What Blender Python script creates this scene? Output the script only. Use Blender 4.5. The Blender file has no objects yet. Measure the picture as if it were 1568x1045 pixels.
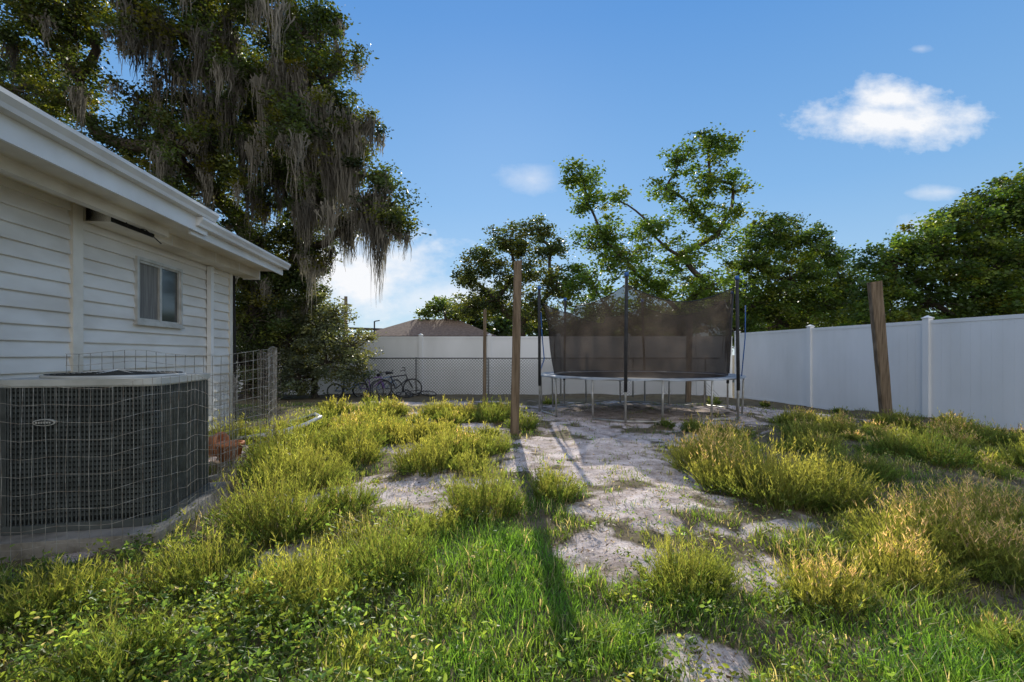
import bpy, math, numpy as np
from mathutils import Vector, Matrix
R = math.radians
scene = bpy.context.scene

# ------------------------------------------------------------------ helpers
def link(o):
    scene.collection.objects.link(o); return o

def new_mat(name):
    m = bpy.data.materials.new(name); m.use_nodes = True
    nt = m.node_tree; nt.nodes.clear()
    out = nt.nodes.new('ShaderNodeOutputMaterial')
    return m, nt, out

def surf(name, c1, c2=None, rough=0.7, scale=6.0, bump=0.0, metal=0.0, spec=0.4, detail=6, stretch=(1,1,1)):
    m, nt, out = new_mat(name)
    p = nt.nodes.new('ShaderNodeBsdfPrincipled')
    p.inputs['Roughness'].default_value = rough
    p.inputs['Metallic'].default_value = metal
    p.inputs['Specular IOR Level'].default_value = spec
    c2 = c2 or tuple(x*0.75 for x in c1)
    tc = nt.nodes.new('ShaderNodeTexCoord'); mp = nt.nodes.new('ShaderNodeMapping')
    mp.inputs['Scale'].default_value = stretch
    nt.links.new(tc.outputs['Object'], mp.inputs['Vector'])
    n = nt.nodes.new('ShaderNodeTexNoise'); n.inputs['Scale'].default_value = scale; n.inputs['Detail'].default_value = detail
    nt.links.new(mp.outputs[0], n.inputs['Vector'])
    cr = nt.nodes.new('ShaderNodeValToRGB')
    cr.color_ramp.elements[0].position = 0.35; cr.color_ramp.elements[0].color = (*c2, 1)
    cr.color_ramp.elements[1].position = 0.62; cr.color_ramp.elements[1].color = (*c1, 1)
    nt.links.new(n.outputs['Fac'], cr.inputs[0])
    nt.links.new(cr.outputs[0], p.inputs['Base Color'])
    if bump > 0:
        b = nt.nodes.new('ShaderNodeBump'); b.inputs['Strength'].default_value = bump; b.inputs['Distance'].default_value = 0.02
        n2 = nt.nodes.new('ShaderNodeTexNoise'); n2.inputs['Scale'].default_value = scale*5; n2.inputs['Detail'].default_value = 6
        nt.links.new(mp.outputs[0], n2.inputs['Vector'])
        nt.links.new(n2.outputs['Fac'], b.inputs['Height']); nt.links.new(b.outputs[0], p.inputs['Normal'])
    nt.links.new(p.outputs[0], out.inputs[0])
    return m

def foliage_mat(name, trans=0.45, rough=0.55, tint=(1.25,1.15,0.45)):
    m, nt, out = new_mat(name)
    at = nt.nodes.new('ShaderNodeAttribute'); at.attribute_name = 'Col'
    p = nt.nodes.new('ShaderNodeBsdfPrincipled'); p.inputs['Roughness'].default_value = rough
    p.inputs['Specular IOR Level'].default_value = 0.35
    nt.links.new(at.outputs['Color'], p.inputs['Base Color'])
    t = nt.nodes.new('ShaderNodeBsdfTranslucent')
    mu = nt.nodes.new('ShaderNodeMixRGB'); mu.blend_type = 'MULTIPLY'; mu.inputs[0].default_value = 1
    mu.inputs[2].default_value = (*[x*1.6 for x in tint], 1)
    nt.links.new(at.outputs['Color'], mu.inputs[1]); nt.links.new(mu.outputs[0], t.inputs['Color'])
    mx = nt.nodes.new('ShaderNodeMixShader'); mx.inputs[0].default_value = trans
    nt.links.new(p.outputs[0], mx.inputs[1]); nt.links.new(t.outputs[0], mx.inputs[2])
    nt.links.new(mx.outputs[0], out.inputs[0])
    return m

class MB:
    def __init__(s): s.v=[]; s.f=[]; s.m=[]; s.sm=[]
    def add(s, vs, fs, mi=0, smooth=False, M=None):
        o=len(s.v)
        if M is not None: vs=[tuple(M@Vector(v)) for v in vs]
        s.v += [tuple(v) for v in vs]; s.f += [tuple(i+o for i in f) for f in fs]
        s.m += [mi]*len(fs); s.sm += [smooth]*len(fs)
    def box(s, a, b, mi=0, M=None):
        x0,y0,z0=a; x1,y1,z1=b
        vs=[(x0,y0,z0),(x1,y0,z0),(x1,y1,z0),(x0,y1,z0),(x0,y0,z1),(x1,y0,z1),(x1,y1,z1),(x0,y1,z1)]
        s.add(vs,[(0,3,2,1),(4,5,6,7),(0,1,5,4),(1,2,6,5),(2,3,7,6),(3,0,4,7)],mi,False,M)
    def tube(s, path, rad, n=8, mi=0, smooth=True, cap=True, M=None):
        P=[Vector(p) for p in path]; k=len(P)
        if not hasattr(rad,'__len__'): rad=[rad]*k
        vs=[]; fs=[]; up=None
        for i,p in enumerate(P):
            t=(P[min(i+1,k-1)]-P[max(i-1,0)])
            if t.length<1e-9: t=Vector((0,0,1))
            t.normalize()
            if up is None:
                up=Vector((0,0,1)) if abs(t.z)<0.9 else Vector((1,0,0))
            a=t.cross(up)
            if a.length<1e-4: a=t.cross(Vector((0.3,1,0.2)))
            a.normalize(); b=a.cross(t).normalized(); up=b
            for j in range(n):
                th=2*math.pi*(j+0.5)/n
                vs.append(tuple(p+rad[i]*(math.cos(th)*a+math.sin(th)*b)))
        for i in range(k-1):
            for j in range(n):
                j2=(j+1)%n
                fs.append((i*n+j,i*n+j2,(i+1)*n+j2,(i+1)*n+j))
        if cap:
            fs.append(tuple(range(n-1,-1,-1))); fs.append(tuple((k-1)*n+j for j in range(n)))
        s.add(vs,fs,mi,smooth,M)
    def ring(s, c, r, tr, n=40, m=8, mi=0, M=None):
        path=[(c[0]+r*math.cos(2*math.pi*i/n),c[1]+r*math.sin(2*math.pi*i/n),c[2]) for i in range(n+1)]
        s.tube(path,tr,m,mi,True,False,M)
    def obj(s, name, mats, parent=None, M=None):
        me=bpy.data.meshes.new(name); me.from_pydata(s.v,[],s.f)
        for m in mats: me.materials.append(m)
        me.polygons.foreach_set('material_index', s.m)
        me.polygons.foreach_set('use_smooth', s.sm)
        me.update()
        o=bpy.data.objects.new(name,me); link(o)
        if M is not None: o.matrix_world=M
        if parent is not None: o.parent=parent
        return o

def np_obj(name, parts, mats, smooth=False):
    nv=0; V=[];C=[];L=[];S=[];MI=[]; ls=0
    for v,f,c,mi in parts:
        if len(v)==0: continue
        V.append(v); C.append(c); f=np.asarray(f); L.append((f+nv).ravel()); k=f.shape[1]
        S.append(ls+np.arange(len(f))*k); ls+=f.size; MI.append(np.full(len(f),mi)); nv+=len(v)
    V=np.concatenate(V).astype(np.float32);C=np.concatenate(C).astype(np.float32);L=np.concatenate(L).astype(np.int32)
    S=np.concatenate(S).astype(np.int32);MI=np.concatenate(MI).astype(np.int32)
    me=bpy.data.meshes.new(name)
    me.vertices.add(len(V)); me.vertices.foreach_set('co',V.ravel())
    me.loops.add(len(L)); me.loops.foreach_set('vertex_index',L)
    me.polygons.add(len(S)); me.polygons.foreach_set('loop_start',S)
    for m in mats: me.materials.append(m)
    me.polygons.foreach_set('material_index',MI)
    me.update(calc_edges=True)
    a=me.attributes.new('Col','FLOAT_COLOR','POINT')
    cc=np.ones((len(V),4),np.float32); cc[:,:3]=np.clip(C,0,1); a.data.foreach_set('color',cc.ravel())
    if smooth: me.polygons.foreach_set('use_smooth',np.ones(len(S),bool))
    o=bpy.data.objects.new(name,me); link(o); return o

TAB = np.random.default_rng(3).random((256,256))
def vn(x,y,s=0):
    x=np.asarray(x,float)+s*17.3+500; y=np.asarray(y,float)+s*31.7+500
    xi=np.floor(x).astype(int); yi=np.floor(y).astype(int); fx=x-xi; fy=y-yi
    fx=fx*fx*(3-2*fx); fy=fy*fy*(3-2*fy)
    g=lambda a,b: TAB[a&255,b&255]
    return ((g(xi,yi)*(1-fx)+g(xi+1,yi)*fx)*(1-fy)+(g(xi,yi+1)*(1-fx)+g(xi+1,yi+1)*fx)*fy)*2-1
def sst(a,b,x):
    t=np.clip((np.asarray(x,float)-a)/(b-a),0,1); return t*t*(3-2*t)

def gz(x,y):
    x=np.asarray(x,float); y=np.asarray(y,float)
    z=-0.2*sst(9,16,y)-0.2*sst(4.5,8,x)*(1-0.6*sst(9,16,y))
    near=sst(60,20,np.abs(y))
    z=z+near*(0.04*vn(x*.9,y*.9,1)+0.022*vn(x*3,y*3,2))+0.012*vn(x*8,y*8,3)*sst(20,10,np.abs(y))
    return z

SAND=[(2.5,9.9,2.8,2.6),(1.3,6.4,1.1,1.6),(1.25,5.0,.85,1.0),(1.2,3.95,.6,.6),(-.95,4.25,.65,.7),(1.4,2.5,.3,.28),
      (5.9,10.6,1.9,1.2),(-1.3,6.1,.6,.35),(-3.2,5.9,.5,.6),(.25,5.5,.5,.6),(-2.2,12.5,2.2,.8),(2.3,6.9,.65,.45),(-1.2,9.8,1.4,.4),
      (.6,2.9,.25,.28),(-1.9,3.6,.2,.25),(-1.3,2.85,.22,.15),(1.9,3.35,.3,.25),(.75,1.9,.16,.2),(-.6,7.6,.8,.35),(-2.6,3.0,.2,.4),(2.2,2.05,.15,.1),(-2.0,8.3,.5,.25)]
def sand(x,y):
    x=np.asarray(x,float); y=np.asarray(y,float); s=np.zeros_like(x)-1.0
    for cx,cy,rx,ry in SAND:
        d=1-np.sqrt(((x-cx)/rx)**2+((y-cy)/ry)**2)
        s=np.maximum(s,d)
    far=sst(7.5,9.5,y)
    s=s+0.36*vn(x*1.7+.4*y,y*1.7,5)+0.50*vn(x*4.1,y*4.3+.6*x,6)*(1-.5*far)+0.34*vn(x*10,y*10,8)
    return np.clip(0.38+s*1.6,0,1)

# ------------------------------------------------------------------ world
SUN_EL=R(26); SUN_AZ=R(-1.6)
w=bpy.data.worlds.new("World"); scene.world=w; w.use_nodes=True
nt=w.node_tree; nt.nodes.clear()
def N(t,**k):
    n=nt.nodes.new(t)
    for a,b in k.items(): setattr(n,a,b)
    return n
def math_(op,a,b=None,clamp=False):
    n=N('ShaderNodeMath',operation=op); n.use_clamp=clamp
    for i,x in enumerate((a,b)):
        if x is None: continue
        if isinstance(x,(int,float)): n.inputs[i].default_value=x
        else: nt.links.new(x,n.inputs[i])
    return n.outputs[0]
def mixc(f,a,b,mode='MIX'):
    n=N('ShaderNodeMixRGB',blend_type=mode)
    for i,x in enumerate((f,a,b)):
        if isinstance(x,(int,float)): n.inputs[i].default_value=x
        elif isinstance(x,tuple): n.inputs[i].default_value=(*x,1)
        else: nt.links.new(x,n.inputs[i])
    return n.outputs[0]
out=N('ShaderNodeOutputWorld'); bg=N('ShaderNodeBackground'); bg.inputs[1].default_value=0.15
sky=N('ShaderNodeTexSky',sky_type='NISHITA'); sky.sun_disc=False
sky.sun_elevation=SUN_EL; sky.sun_rotation=SUN_AZ; sky.air_density=1.0; sky.dust_density=0.1; sky.ozone_density=3.0
tc=N('ShaderNodeTexCoord'); sep=N('ShaderNodeSeparateXYZ'); nt.links.new(tc.outputs['Generated'],sep.inputs[0])
cr=N('ShaderNodeValToRGB'); e=cr.color_ramp.elements
e[0].position=0; e[0].color=(.58,.76,.90,1); e[1].position=1; e[1].color=(.06,.21,.58,1)
for p_,c_ in ((.12,(.41,.65,.90)),(.30,(.245,.51,.88)),(.58,(.115,.35,.80))):
    q=e.new(p_); q.color=(*c_,1)
nt.links.new(math_('MAXIMUM',sep.outputs[2],0.0),cr.inputs[0])
sc_=N('ShaderNodeVectorMath',operation='SCALE'); sc_.inputs['Scale'].default_value=6.0; nt.links.new(cr.outputs[0],sc_.inputs[0])
base=mixc(.86,sky.outputs[0],sc_.outputs[0])
yy=math_('MAXIMUM',sep.outputs[1],0.05)
u=math_('DIVIDE',sep.outputs[0],yy); v=math_('DIVIDE',sep.outputs[2],yy)
cmb=N('ShaderNodeCombineXYZ'); nt.links.new(u,cmb.inputs[0]); nt.links.new(v,cmb.inputs[1])
def noise(scale,detail,off,vec):
    mp=N('ShaderNodeMapping'); mp.inputs['Location'].default_value=(off,off*.7,0); mp.inputs['Scale'].default_value=(1,1.5,1)
    nt.links.new(vec,mp.inputs[0])
    n=N('ShaderNodeTexNoise'); n.inputs['Scale'].default_value=scale; n.inputs['Detail'].default_value=detail
    n.inputs['Roughness'].default_value=0.6
    nt.links.new(mp.outputs[0],n.inputs['Vector']); return n.outputs['Fac']
n1=noise(9,6,3.1,cmb.outputs[0]); n2=noise(30,5,7.7,cmb.outputs[0])
nn=math_('ADD',math_('MULTIPLY',math_('SUBTRACT',n1,0.5),1.9),math_('MULTIPLY',math_('SUBTRACT',n2,0.5),0.7))
tot=None
for cu,cv,ru,rv,amp,soft in [(.82,.495,.22,.06,1.0,1.3),(.81,.545,.12,.05,1.0,1.3),(.04,.375,.07,.035,.6,.7),(.91,.345,.075,.02,.7,.8),
                        (.87,.65,.03,.012,.35,1),(-.34,.17,.24,.13,1.0,1.2),(-.15,.12,.25,.06,.8,.9),(.86,.27,.05,.03,.5,.8),(1.9,.5,.3,.07,.8,1),(-2.2,.6,.5,.1,.8,1)]:
    a=math_('DIVIDE',math_('SUBTRACT',u,cu),ru); a=math_('MULTIPLY',a,a)
    b=math_('DIVIDE',math_('SUBTRACT',v,cv),rv); b=math_('MULTIPLY',b,b)
    d=math_('SQRT',math_('ADD',a,b))
    s=math_('ADD',math_('SUBTRACT',1.0,d),math_('MULTIPLY',nn,0.8))
    s=math_('MULTIPLY',math_('MULTIPLY',s,soft,True),amp)
    tot=s if tot is None else math_('MAXIMUM',tot,s)
front=math_('MULTIPLY',math_('SUBTRACT',sep.outputs[1],0.05),20,True)
tot=math_('MULTIPLY',tot,front,True)
c1=mixc(tot,base,(6.3,6.4,6.6))
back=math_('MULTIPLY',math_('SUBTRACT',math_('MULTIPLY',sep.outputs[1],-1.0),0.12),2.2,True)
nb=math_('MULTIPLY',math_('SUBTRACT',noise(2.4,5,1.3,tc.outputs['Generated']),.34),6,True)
c2=mixc(math_('MULTIPLY',back,nb),c1,(8.6,8.4,8.0))  # unseen bright cloud bank behind the camera, added as fill light
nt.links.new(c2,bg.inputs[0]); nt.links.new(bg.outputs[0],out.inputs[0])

sd=Vector((math.sin(SUN_AZ)*math.cos(SUN_EL),math.cos(SUN_AZ)*math.cos(SUN_EL),math.sin(SUN_EL)))
sl=bpy.data.lights.new('sun','SUN'); sl.energy=5.0; sl.angle=R(0.5); sl.color=(1,0.94,0.82)
so=bpy.data.objects.new('sun',sl); link(so); so.rotation_euler=sd.to_track_quat('Z','Y').to_euler()

# ------------------------------------------------------------------ camera
cam=bpy.data.cameras.new('camera'); cam.lens=36*720/1568; cam.sensor_width=36; cam.shift_y=0.0131
cam.clip_start=0.05; cam.clip_end=3000
co=bpy.data.objects.new('camera',cam); link(co); co.location=(0,0,1.2); co.rotation_euler=(R(90),0,0); scene.camera=co
scene.view_settings.view_transform='Standard'; scene.view_settings.look='None'; scene.view_settings.exposure=0

# ------------------------------------------------------------------ ground
xs=np.unique(np.concatenate([-np.geomspace(9,900,30),np.arange(-9,10.01,.05),np.geomspace(10.1,900,30)]))
ys=np.unique(np.concatenate([-np.geomspace(1,900,25),np.arange(-.9,13,.05),np.arange(13,24,.25),np.geomspace(24,900,30)]))
X,Y=np.meshgrid(xs,ys); Z=gz(X,Y); nx=len(xs); ny=len(ys)
gv=np.stack([X.ravel(),Y.ravel(),Z.ravel()],1)
i=np.arange(nx-1)[None,:]+np.arange(ny-1)[:,None]*nx
gf=np.stack([i,i+1,i+1+nx,i+nx],-1).reshape(-1,4)
S=sand(gv[:,0],gv[:,1]); gc=np.stack([S,S,S],1)
gm,gt,go=new_mat('ground_soil')
nt=gt
at=N('ShaderNodeAttribute',attribute_name='Col'); tcg=N('ShaderNodeTexCoord')
def gn(s,d=8,r=.6):
    n=N('ShaderNodeTexNoise'); n.inputs['Scale'].default_value=s; n.inputs['Detail'].default_value=d; n.inputs['Roughness'].default_value=r
    nt.links.new(tcg.outputs['Object'],n.inputs['Vector']); return n.outputs['Fac']
def ramp(f,c0,c1,a=.35,b=.65):
    n=N('ShaderNodeValToRGB'); n.color_ramp.elements[0].position=a; n.color_ramp.elements[1].position=b
    n.color_ramp.elements[0].color=(*c0,1); n.color_ramp.elements[1].color=(*c1,1); nt.links.new(f,n.inputs[0]); return n.outputs[0]
sandc=ramp(gn(3.4,7,.62),(.36,.28,.24),(.76,.65,.60),.34,.62)
sand2=N('ShaderNodeMixRGB',blend_type='MULTIPLY'); sand2.inputs[0].default_value=.6
nt.links.new(sandc,sand2.inputs[1]); nt.links.new(ramp(gn(60,4),(.40,.33,.28),(1,1,1),.38,.50),sand2.inputs[2])
soil=ramp(gn(5),(.10,.075,.048),(.20,.165,.10))
mm=N('ShaderNodeMixRGB')
f=math_('ADD',at.outputs['Fac'],math_('MULTIPLY',math_('SUBTRACT',gn(9,7,.72),.5),1.5))
f=math_('MULTIPLY',math_('SUBTRACT',f,.36),2.2,True)
nt.links.new(f,mm.inputs[0]); nt.links.new(soil,mm.inputs[1]); nt.links.new(sand2.outputs[0],mm.inputs[2])
p=N('ShaderNodeBsdfPrincipled'); p.inputs['Roughness'].default_value=.95; p.inputs['Specular IOR Level'].default_value=.1
nt.links.new(mm.outputs[0],p.inputs['Base Color'])
bp=N('ShaderNodeBump'); bp.inputs['Strength'].default_value=.7; bp.inputs['Distance'].default_value=.05
nt.links.new(gn(6,9,.55),bp.inputs['Height']); nt.links.new(bp.outputs[0],p.inputs['Normal'])
nt.links.new(p.outputs[0],go.inputs[0])
np_obj('ground',[(gv,gf,gc,0)],[gm],True)

# ------------------------------------------------------------------ grass & weeds
M_grass=foliage_mat('grass_blades',.58,.42,(1.3,1.2,.6))
def inview(x,y): return np.abs(x)<1.35*y+1.6
def exclude(x,y):
    hx=x*.9932+y*.1162; hy=-x*.1162+y*.9932
    return ((hx<-3.5)&(hy<7.95))|((x>-3.6)&(x<-2.3)&(y>2.6)&(y<4.15))
def blades(x,y,h,wd,lean,col0,col1,r):
    n=len(x); z=gz(x,y)-.005
    a=r.random(n)*2*np.pi; b=a+np.pi/2+r.normal(0,.5,n)
    dx,dy=np.cos(a)*wd/2,np.sin(a)*wd/2
    lx,ly=np.cos(b)*lean*h,np.sin(b)*lean*h
    P=np.zeros((n,5,3))
    P[:,0]=np.stack([x-dx,y-dy,z],1);P[:,1]=np.stack([x+dx,y+dy,z],1)
    mx_,my_,mz=x+lx*.35,y+ly*.35,z+h*.6
    P[:,2]=np.stack([mx_+dx*.8,my_+dy*.8,mz],1);P[:,3]=np.stack([mx_-dx*.8,my_-dy*.8,mz],1)
    P[:,4]=np.stack([x+lx,y+ly,z+h*np.sqrt(np.maximum(1-(lean*.6)**2,.2))],1)
    C=np.zeros((n,5,3)); C[:,:2]=col0[:,None]*.5; C[:,2:4]=(col0*.5+col1*.5)[:,None]*.9; C[:,4]=col1  # roots darkened: shade between the blades is put into the colour
    o=np.arange(n)[:,None]*5
    return P.reshape(-1,3),(o+np.array([[0,1,2,3]])),(o+np.array([[3,2,4]])),C.reshape(-1,3)
def scatter(n,x0,x1,y0,y1,r,p=1.3):
    t=r.random(n); a=1-p
    y=(y0**a+t*(y1**a-y0**a))**(1/a)
    x=r.random(n)*(x1-x0)+x0
    k=inview(x,y)&~exclude(x,y); return x[k],y[k]
r=np.random.default_rng(11)
def lawnzone(x,y):
    return np.exp(-(((x+.10)/.72)**2+((y-2.3)/1.1)**2))+np.exp(-(((x-1.9)/1.1)**2+((y-1.8)/.6)**2))*.8
x,y=scatter(590000,-7,9,.9,12,r,1.8)
s=sand(x,y); lz=lawnzone(x,y)
dens=np.clip(1-s*1.25,0,1)**1.2*(.16+.84*sst(-.35,.5,vn(x*2.2,y*2.2,21)+.6*vn(x*6,y*6,22)))
dens=np.maximum(dens,np.clip(lz*1.3,0,1)*(1-s)*(.72+.28*vn(x*8,y*8,26))); dens=np.maximum(dens,.03+.28*sst(.15,.55,vn(x*5.5,y*5.5,24)))
k=r.random(len(x))<dens; x=x[k];y=y[k];lz=lz[k];s=s[k]; n=len(x)
h=(.025+.075*r.random(n)**1.5)*(1+.25*lz)*(1+.6*vn(x*3,y*3,9))*(1-.45*s); wd=.0025+.003*r.random(n)+.0010*y*.5
vy=vn(x*1.5,y*1.5,12)[:,None]*.5+.5; j=r.random((n,1))
green=np.array([.12,.265,.042]); yel=np.array([.31,.31,.085]); dry=np.array([.56,.47,.30])
lzz=np.clip(lz*1.3,0,1)[:,None]*(.75+.25*vn(x*5,y*5,27)[:,None])
base_=green*lzz+(1-lzz)*(green*.7*(1-vy)+yel*.85*vy)
base_=np.where(j<.13*(1.2-lzz),dry,base_)*(.5+.9*r.random((n,1)))
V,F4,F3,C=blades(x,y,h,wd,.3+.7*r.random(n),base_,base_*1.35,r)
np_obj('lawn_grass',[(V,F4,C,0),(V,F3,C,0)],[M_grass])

def leaves(P,D,U,L,W,C):
    n=len(P); Nn=np.cross(D,U)
    v=np.zeros((n,6,3)); L=L[:,None];W=W[:,None]
    v[:,0]=P; v[:,1]=P+D*L*.35+U*W*.5+Nn*W*.15; v[:,2]=P+D*L*.72+U*W*.38+Nn*W*.1-Nn*L*.05; v[:,3]=P+D*L-Nn*L*.15
    v[:,4]=P+D*L*.72-U*W*.38+Nn*W*.1-Nn*L*.05; v[:,5]=P+D*L*.35-U*W*.5+Nn*W*.15
    o=np.arange(n)[:,None]*6
    f=np.concatenate([o+np.array([[0,1,2,3]]),o+np.array([[0,3,4,5]])])
    return v.reshape(-1,3),f,np.repeat(C,6,0)
def rdir(n,r,zmin=-1,zmax=1):
    z=zmin+(zmax-zmin)*r.random(n); a=r.random(n)*2*np.pi; q=np.sqrt(1-z*z)
    return np.stack([q*np.cos(a),q*np.sin(a),z],1)
def perp(D,r):
    A=np.cross(D,rdir(len(D),r)); return A/np.linalg.norm(A,axis=1,keepdims=True)
def norm(a): return a/np.linalg.norm(a,axis=1,keepdims=True)
r=np.random.default_rng(12)
x,y=scatter(21000,-7,9,.9,11,r,2.0)
bz=np.exp(-(((x+1.8)/1.1)**2+((y-2.0)/1.1)**2))*1.2+np.exp(-(((x+1.0)/.8)**2+((y-1.7)/.5)**2))*.8+.28*sst(-.1,.5,vn(x*1.8,y*1.8,31))+.5*np.exp(-(((x-.8)/.4)**2+((y-2.1)/.7)**2))
bz=bz+.34*np.exp(-(((x-1.0)/.9)**2+((y-4.4)/1.8)**2))+.3*np.exp(-(((x+.9)/.6)**2+((y-4.3)/.8)**2))
bz=bz*(1-.85*np.exp(-(((x-.1)/.45)**2+((y-2.4)/1.0)**2)))*(.45+.55*sst(-.4,.3,vn(x*3.4,y*3.4,35)))
k=r.random(len(x))<np.clip(bz,0,1)*np.clip(1.25-sand(x,y),.22,1); x=x[k];y=y[k];n=len(x)
m=20; hh=(.04+.12*r.random(n))*(1+.5*vn(x*2,y*2,33)); hh=np.maximum(hh,.03)
sx=r.normal(0,.025,n);sy=r.normal(0,.025,n)
tt=r.random((n,m))**.7
bx=(x[:,None]+sx[:,None]*tt*3+r.normal(0,.022,(n,m))).ravel(); by=(y[:,None]+sy[:,None]*tt*3+r.normal(0,.022,(n,m))).ravel()
bzz=(gz(x,y)[:,None]+hh[:,None]*tt).ravel()
P=np.stack([bx,by,bzz],1); D=norm(rdir(len(P),r,-.25,.85)); U=perp(D,r); U[:,2]*=.6; U=norm(U-D*np.sum(U*D,1,keepdims=True))
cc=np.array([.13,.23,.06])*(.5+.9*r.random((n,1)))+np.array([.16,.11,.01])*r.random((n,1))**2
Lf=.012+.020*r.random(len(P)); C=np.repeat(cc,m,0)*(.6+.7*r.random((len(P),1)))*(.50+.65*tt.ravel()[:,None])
C[r.random(len(P))<.025]=(.55,.48,.32)
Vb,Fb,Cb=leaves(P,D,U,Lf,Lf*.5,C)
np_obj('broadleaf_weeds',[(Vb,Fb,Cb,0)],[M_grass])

# feathery tall weed tufts
TUF=[(-.93,5.02,.34,.38,.55),(-.22,3.6,.30,.42,.5),(.36,3.95,.22,.31,.5),(-2.1,7.1,.4,.4,.6),(-.67,2.55,.24,.30,.45),(-1.0,2.25,.26,.28,.6),
 (-1.6,3.2,.34,.42,.6),(-2.6,5.5,.45,.42,.6),(-1.25,3.55,.22,.26,.7),(2.2,4.0,.42,.46,.7),(1.95,4.3,.3,.40,.9),(2.6,3.9,.35,.40,.6),(1.56,2.35,.22,.24,1.0),(2.5,2.9,.38,.34,.9),
 (2.95,3.1,.33,.32,.85),(.89,2.45,.24,.27,.6),(2.4,5.5,.4,.42,.9),(2.75,2.6,.28,.26,.85),(2.1,2.5,.22,.24,.9),
 (-1.9,4.3,.4,.40,.6),(-2.3,4.7,.35,.36,.6),(-1.75,5.3,.3,.3,.7),(2.0,4.9,.35,.42,.9),(3.3,3.3,.38,.34,.85),(-.45,4.9,.2,.25,.6),
 (3.3,4.6,.4,.3,.6),(-.5,3.15,.16,.18,.6),(-1.5,1.8,.2,.2,.6),(-2.15,2.2,.22,.22,.5),(-1.65,2.5,.24,.28,.6),(-.6,1.7,.12,.12,.5),(2.0,1.8,.18,.13,.5)]
r=np.random.default_rng(13)
for kx in range(1700):
    x=r.uniform(-3.9,8.6); y=r.uniform(4.5,12.5)
    if float(sand(x,y))>.40 or exclude(np.array(x),np.array(y)): continue
    if x<.3: pr=1.0 if 5.3<y<10 else .25
    elif x>2: pr=.48
    else: pr=.12
    if y>10: pr*=.4
    if r.random()>pr*.29: continue
    q_=r.random()
    TUF.append((x,y,r.uniform(.11,.24)+.14*(q_>.7),r.uniform(.12,.25)+.12*(q_>.7),r.uniform(.45,1)))
for kx in range(60):
    x=r.uniform(-2.2,4.5); y=r.uniform(1.7,4.5)
    if float(sand(x,y))>.3 or (abs(x-.1)<.6 and y<3.4) or (x<-.8 and y<2.7 and r.random()<.6) or exclude(np.array(x),np.array(y)) : continue
    if r.random()<.3: continue
    TUF.append((x,y,r.uniform(.06,.16),r.uniform(.08,.18),r.uniform(.3,1)))
LP=[];LD=[];LL=[];LW=[];LC=[];SB=[]
for (tx,ty,tr,th,tone) in TUF:
    ns=int(np.clip(440*tr*tr/.09*(3.5/max(ty,2.0))**.9,50,640)); ml=15
    a=r.random(ns)*2*np.pi; q=np.sqrt(r.random(ns))
    bx=tx+tr*.82*q*np.cos(a); by=ty+tr*.82*q*np.sin(a)
    lob=1+.22*np.sin(a*3+tx*9)+.2*np.sin(a*5+ty*7)
    hs=th*(1-.6*q**2)*(.30+.80*r.random(ns)**.8)*lob
    wd=(.0011+.0005*ty)
    ex=tr*.36*q*np.cos(a)+r.normal(0,.035,ns); ey=tr*.36*q*np.sin(a)+r.normal(0,.035,ns)
    t=(.15+.85*r.random((ns,ml))**.85)
    z0=gz(bx,by)
    px_=(bx[:,None]+ex[:,None]*t**1.6).ravel(); py_=(by[:,None]+ey[:,None]*t**1.6).ravel(); pz_=(z0[:,None]+hs[:,None]*t).ravel()
    n=ns*ml
    D=np.stack([r.normal(0,.5,n)+np.repeat(ex,ml)*2,r.normal(0,.5,n)+np.repeat(ey,ml)*2,.75+.4*r.random(n)],1); D=norm(D)
    LP.append(np.stack([px_,py_,pz_],1)); LD.append(D); LL.append((.015+.028*r.random(n))*(1+ty*.03)); LW.append(np.full(n,wd)*(.7+.6*r.random(n)))
    g=np.array([.062,.125,.028]); yl=np.array([.54,.485,.135]); pk=np.array([.72,.50,.36])
    hf=np.clip((hs[:,None]*t/th).ravel(),0,1)[:,None]
    warm=np.clip(tone+.15*r.normal(),.15,1)
    c=g*(1-hf)+(g*1.8*(1-warm)+yl*warm)*hf
    if tone>.8: 
        mk=(hf[:,0]>.6)&(r.random(n)<(.5 if tx>0 else .2)); c[mk]=pk
    c=c*(.5+.85*np.repeat(r.random(ns),ml)[:,None])
    LC.append(c)
    SB.append((bx,by,z0,ex,ey,hs,np.full(ns,wd*.8)))
P=np.concatenate(LP);D=np.concatenate(LD);L_=np.concatenate(LL)[:,None];W_=np.concatenate(LW)[:,None];C=np.concatenate(LC)
U=perp(D,r); v=np.zeros((len(P),3,3)); v[:,0]=P-U*W_;v[:,1]=P+U*W_;v[:,2]=P+D*L_
fl=np.arange(len(P)*3).reshape(-1,3)
parts=[(v.reshape(-1,3),fl,np.repeat(C,3,0),0)]
cat=[np.concatenate([s_[q] for s_ in SB]) for q in range(7)]
bx,by,z0,ex,ey,hs,sw=cat; ns=len(bx)
v=np.zeros((ns,6,3)); aa=r.random(ns)*6.28; cx_,sx_=np.cos(aa)*sw,np.sin(aa)*sw
for q,t in enumerate((0,.5,1.0)):
    wq=(1,.8,.3)[q]
    v[:,2*q]=np.stack([bx+ex*t**1.6-cx_*wq,by+ey*t**1.6-sx_*wq,z0+hs*t],1); v[:,2*q+1]=np.stack([bx+ex*t**1.6+cx_*wq,by+ey*t**1.6+sx_*wq,z0+hs*t],1)
o=np.arange(ns)[:,None]*6; f4=np.concatenate([o+np.array([[0,1,3,2]]),o+np.array([[2,3,5,4]])])
parts.append((v.reshape(-1,3),f4,np.tile(np.array([.20,.19,.07]),(ns*6,1)),0))
np_obj('weed_tufts',parts,[M_grass])
print('tufts',len(TUF),'leaflets',len(P))

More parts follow.
